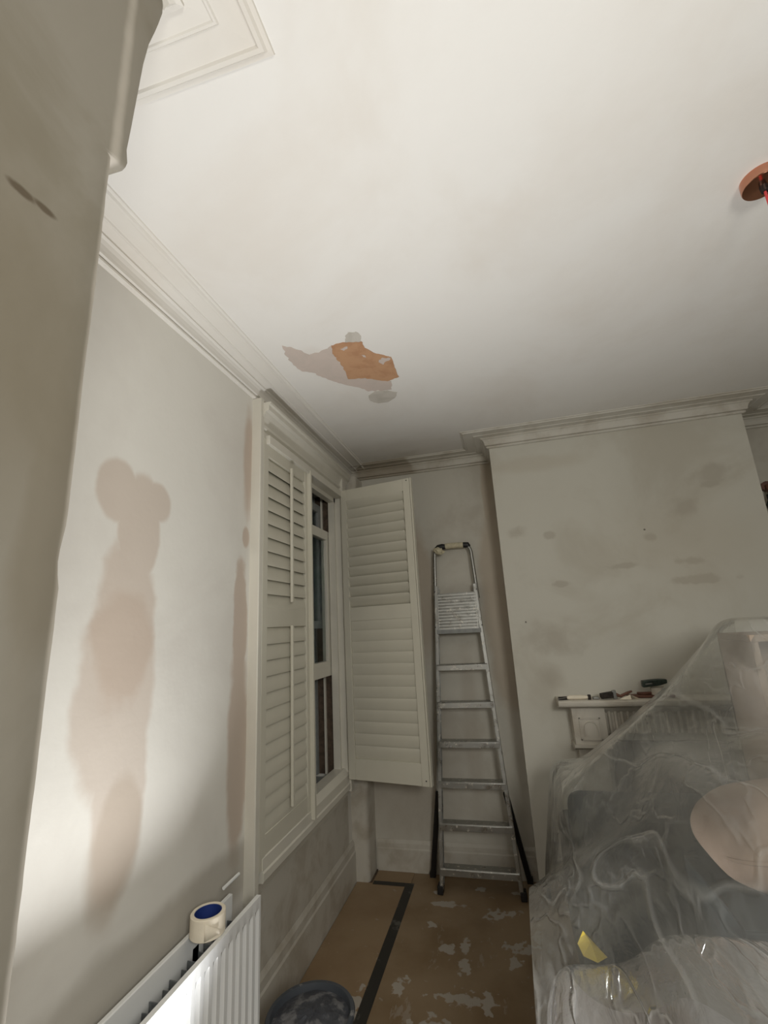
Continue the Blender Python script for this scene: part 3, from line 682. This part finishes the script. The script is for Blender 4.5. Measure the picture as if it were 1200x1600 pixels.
# ================================================================ COVERED FURNITURE
so = empty('sofa', (.75, 2.25, 0.006), label='charcoal sofa under the plastic sheet, its back to the room', cat='sofa')
z0 = .006
MB().box(.16, 1.45, 2.05, 2.25, .12, .86).build('backrest', M['sofa'], so, bevel=.05, seg=4)
MB().box(.20, 1.45, 2.18, 2.72, .12, .42).build('seat', M['sofa'], so, bevel=.03, seg=3)
for x0, x1 in ((.14, .31), (1.32, 1.48)): MB().box(x0, x1, 2.06, 2.74, .10, .62).build('arm', M['sofa'], so, bevel=.05, seg=4)
for x in (.24, 1.40):
    for y in (2.12, 2.66): MB().tube([(x, y, z0), (x, y, .13)], [.014, .022], 10).build('foot', M['brush_wood'], so)
for x0, x1 in ((.345, .82), (.83, 1.31)): MB().box(x0, x1, 2.26, 2.70, .40, .52).build('seat_cushion', M['sofa'], so, bevel=.035, seg=3)
# shelf unit standing tall behind the sofa
cab = empty('bookcase', (1.25, 1.75, 0.006), label='tall pale bookcase standing under the peak of the plastic sheet', cat='bookcase')
b = MB()
CX0, CX1, CY0, CY1, CZ = .75, 1.45, 1.76, 2.00, 1.44
for x in (CX0, CX1 - .02): MB().box(x, x + .02, CY0, CY1, z0, CZ).build('side_panel', M['card2'], cab)
MB().box(CX0, CX1, CY0, CY1, CZ, CZ + .022).build('top', M['card2'], cab, bevel=.002)
for z in (.05, .40, .75, 1.10): MB().box(CX0 + .02, CX1 - .02, CY0, CY1, z, z + .018).build('shelf', M['card2'], cab)
MB().box(CX0, CX1, CY1 - .006, CY1, z0, CZ).build('back_panel', M['card2'], cab)
def carton(x0, x1, y0, y1, z0, z1, ang, mat, label, name='storage_box'):
    cx, cy = (x0 + x1) / 2, (y0 + y1) / 2; hx, hy = (x1 - x0) / 2, (y1 - y0) / 2
    r = empty(name, (cx, cy, z0), label=label, cat='box', group='boxes under the plastic sheets'); r.rotation_euler = (0, 0, ang)
    def put(b, nm, m): o = b.build(nm, m, None, bevel=.003); o.parent = r
    put(MB().box(-hx, hx, -hy, hy, 0, z1 - z0 - .004), 'body', mat)
    put(MB().box(-hx, hx, -hy, -.002, z1 - z0 - .004, z1 - z0), 'flap', mat); put(MB().box(-hx, hx, .002, hy, z1 - z0 - .004, z1 - z0), 'flap', mat)
carton(.43, .96, 1.36, 1.70, .006, .86, .03, M['sofa'], 'tall charcoal storage box under the plastic, below the beige cushion')
cu = empty('cushion', (.70, 1.53, .862), label='beige cushion under the plastic, lying on the charcoal storage box', cat='cushion')
b = MB(); bmesh.ops.create_icosphere(b.bm, subdivisions=4, radius=1)
sg = lambda v, p: math.copysign(abs(v) ** p, v)
for v in b.bm.verts:
    x, y, z = v.co; r = max(abs(x), abs(y))
    v.co = Vector((.70 + sg(x, .55) * .27, 1.53 + sg(y, .55) * .16, .985 + z * .118 * (1 - .25 * r) + .02 * x + .006 * noise.noise(v.co * 3)))
b.build('cover', M['card'], cu, smooth=True)
b = MB(); b.tube([(.70 + sg(math.cos(a), .5) * .262, 1.53 + sg(math.sin(a), .5) * .155, .985 + .02 * math.cos(a)) for a in [i * PI / 24 for i in range(49)]], .006, 6)
b.build('piping', M['card'], cu, smooth=True)
# small table close to the camera
tb = empty('side_table', (.35, 1.1, 0.006), label='brown wooden side table under the nearer plastic sheet', cat='table')
MB().box(.045, .62, .90, 1.28, .725, .75).build('tabletop', M['table'], tb, bevel=.004)
for x in (.055, .54):
    for y in (.91, 1.20): MB().box(x, x + .07, y, y + .045, z0, .725).build('leg', M['table'], tb, bevel=.004)
MB().box(.13, .54, 1.225, 1.245, .62, .725).build('apron', M['table'], tb); MB().box(.13, .54, .915, .935, .62, .725).build('apron', M['table'], tb)
MB().box(.065, .60, .93, 1.24, .25, .27).build('shelf', M['table'], tb)
carton(.26, .60, .94, 1.24, .751, .845, -.08, M['grey_box'], 'shallow grey box on the side table under the nearer plastic sheet')
# yellow paper poking out on top of the near sheet
b = MB()
P = [(.078, 1.33, .815), (.094, 1.336, .838), (.138, 1.32, .800), (.114, 1.295, .802), (.086, 1.305, .806)]
vs = [b.bm.verts.new(p) for p in P]; c = b.bm.verts.new((.106, 1.316, .828))
for i in range(5): b.bm.faces.new((vs[i], vs[(i + 1) % 5], c))
o = b.build('yellow_paper', M['yellow']); sm = o.modifiers.new('s', 'SOLIDIFY'); sm.thickness = .0012
tag(o, 'crumpled yellow paper corner at the join of the two plastic sheets', 'paper')

# ---------------------------------------------------------------- polythene sheets: a small cloth solver over a height field
def boxh(X, Y, x0, x1, y0, y1, h, slope=30.0, r=.03):
    dx = np.maximum(np.maximum(x0 - X, X - x1), 0); dy = np.maximum(np.maximum(y0 - Y, Y - y1), 0)
    return h - slope * np.sqrt(dx * dx + dy * dy)
def drape(name, size, origin, nx, ny, start_z, hfun, steps, mat, seed, label, sag=0.0, thick=None):
    sp_ = size[0] / (nx - 1)
    gx, gy = np.meshgrid(np.linspace(0, size[0], nx), np.linspace(0, size[1], ny), indexing='ij')
    rs = np.random.RandomState(seed)
    P = np.stack([gx + origin[0], gy + origin[1], np.zeros_like(gx)], -1)
    G = .01
    hx0, hy0 = origin[0] - .3, origin[1] - .3
    HX, HY = np.meshgrid(np.arange(hx0, hx0 + size[0] + .6, G), np.arange(hy0, hy0 + size[1] + .6, G), indexing='ij')
    Hm = np.maximum(hfun(HX, HY), .012)
    for _ in range(3):
        Hm[1:-1, 1:-1] = (Hm[1:-1, 1:-1] * 2 + Hm[:-2, 1:-1] + Hm[2:, 1:-1] + Hm[1:-1, :-2] + Hm[1:-1, 2:]) / 6
    gxx, gyy = np.gradient(Hm, G)
    P[..., 2] = np.maximum(start_z, 0) + rs.randn(nx, ny) * .004
    V = np.zeros_like(P); Q = P.copy()
    dy_ = size[1] / (ny - 1); dg = math.hypot(sp_, dy_)
    def con(a, b, L, k, s):
        d = b - a; l = np.sqrt((d * d).sum(-1, keepdims=True)) + 1e-9
        c = np.where(l > L, k, k * s) * (l - L) / l * .5 * d
        a += c; b -= c
    dt = .018
    for it in range(steps):
        V[..., 2] -= 9.8 * dt; V *= .985
        Q = P + V * dt
        for _ in range(5):
            for o in (0, 1):
                n_ = (nx - o) // 2 * 2; con(Q[o:o + n_:2], Q[o + 1:o + n_:2], sp_, 1, 1)
                n_ = (ny - o) // 2 * 2; con(Q[:, o:o + n_:2], Q[:, o + 1:o + n_:2], dy_, 1, 1)
            for o in (0, 1):
                n_ = (nx - o) // 2 * 2
                con(Q[o:o + n_:2, :-1], Q[o + 1:o + n_:2, 1:], dg, .5, .4); con(Q[o:o + n_:2, 1:], Q[o + 1:o + n_:2, :-1], dg, .5, .4)
            for o in range(4):
                n_ = (nx - o) // 4 * 4
                if n_ > 0: con(Q[o:o + n_:4], Q[o + 2:o + n_:4], 2 * sp_, .7, .7)
                n_ = (ny - o) // 4 * 4
                if n_ > 0: con(Q[:, o:o + n_:4], Q[:, o + 2:o + n_:4], 2 * dy_, .7, .7)
            ix = np.clip(((Q[..., 0] - hx0) / G).astype(int), 0, Hm.shape[0] - 1); iy = np.clip(((Q[..., 1] - hy0) / G).astype(int), 0, Hm.shape[1] - 1)
            h = Hm[ix, iy]; a, c = gxx[ix, iy], gyy[ix, iy]; s = np.sqrt(1 + a * a + c * c)
            pen = (h - Q[..., 2]) / s; m = pen > 0
            pen = np.minimum(pen, .03)
            Q[..., 0] -= np.where(m, pen * a / s, 0); Q[..., 1] -= np.where(m, pen * c / s, 0); Q[..., 2] += np.where(m, pen / s, 0)
        V = (Q - P) / dt
        V[m] *= .35
        sp2 = np.sqrt((V * V).sum(-1, keepdims=True)); V *= np.minimum(1, 3.0 / (sp2 + 1e-9))
        P = Q
    for _ in range(4):
        P[1:-1, 1:-1] = P[1:-1, 1:-1] * .5 + (P[:-2, 1:-1] + P[2:, 1:-1] + P[1:-1, :-2] + P[1:-1, 2:]) * .125
    P[..., 2] = np.maximum(P[..., 2], .010)
    idx = np.arange(nx * ny).reshape(nx, ny)
    F = np.stack([idx[:-1, :-1], idx[1:, :-1], idx[1:, 1:], idx[:-1, 1:]], -1).reshape(-1, 4)
    me = bpy.data.meshes.new(name); me.from_pydata(P.reshape(-1, 3).tolist(), [], F.tolist()); me.materials.append(mat)
    bm = bmesh.new(); bm.from_mesh(me)                                   # the sheet's hems, cut straight along the floor and before the hearth
    for co, no in (((-.008, 3.185, 0), (-.9999, .012, 0)), ((0, 2.835, 0), (0, 1, 0))):
        bmesh.ops.bisect_plane(bm, geom=bm.verts[:] + bm.edges[:] + bm.faces[:], plane_co=co, plane_no=no, clear_outer=True)
    bm.to_mesh(me); bm.free()
    for p in me.polygons: p.use_smooth = True
    o = bpy.data.objects.new(name, me); COL.objects.link(o)
    sd = o.modifiers.new('sub', 'SUBSURF'); sd.levels = 1; sd.render_levels = 1
    return tag(o, label, 'sheet', 'plastic dust sheets')
def h_far(X, Y):
    h = np.maximum(boxh(X, Y, .125, 1.45, 2.02, 2.62, .885, 30), np.where((Y > 2.0) & (Y < 2.64) & (X < .13), .86 - 6.0 * (.125 - X), -9))
    # slack of the sheet hung between the sofa corner and the bookcase
    xs = np.clip(X * 2 / Y - .126, 0, .68)
    t = .92 + .80 * xs + .25 * np.maximum(0, xs - .42) - .22 * np.maximum(0, Y - 2.0) * (1 - xs / .68) - 1.6 * np.maximum(0, 1.98 - Y)
    t = np.where((X > .12) & (Y > 1.72) & (Y < 2.60), t, -9)
    h = np.maximum(h, np.minimum(t, 1.50))
    h = np.maximum(h, boxh(X, Y, .73, 1.50, 1.73, 2.03, 1.515))
    h = np.maximum(h, boxh(X, Y, .39, 1.02, 1.32, 1.74, 1.135))
    h = np.maximum(h, boxh(X, Y, .60, .80, 1.32, 1.50, 1.24, .8))
    h = np.maximum(h, np.where((Y > 1.27) & (Y < 1.36) & (X > .14) & (X < .6), .80 + 1.15 * (X - .14), -9).clip(-9, 1.135))
    h = np.maximum(h, boxh(X, Y, .005, .67, .86, 1.32, .778))
    return np.maximum(h, boxh(X, Y, .23, .64, .91, 1.27, .872))
drape('plastic_sheet', (2.70, 2.62), (-.80, .60), 130, 126, 1.56, h_far, 120, M['film'], 1, 'large clear plastic sheet draped over the sofa and boxes beside the fireplace')
def h_near(X, Y):
    h = boxh(X, Y, -.015, .69, .84, 1.34, .798)
    return np.maximum(h, boxh(X, Y, .21, .66, .89, 1.29, .895))
drape('plastic_sheet', (1.65, 1.35), (-.42, .40), 90, 74, .97, h_near, 90, M['film_near'], 5, 'shiny plastic sheet, coloured whiter for the lamplight, over the side table, nearest the camera')
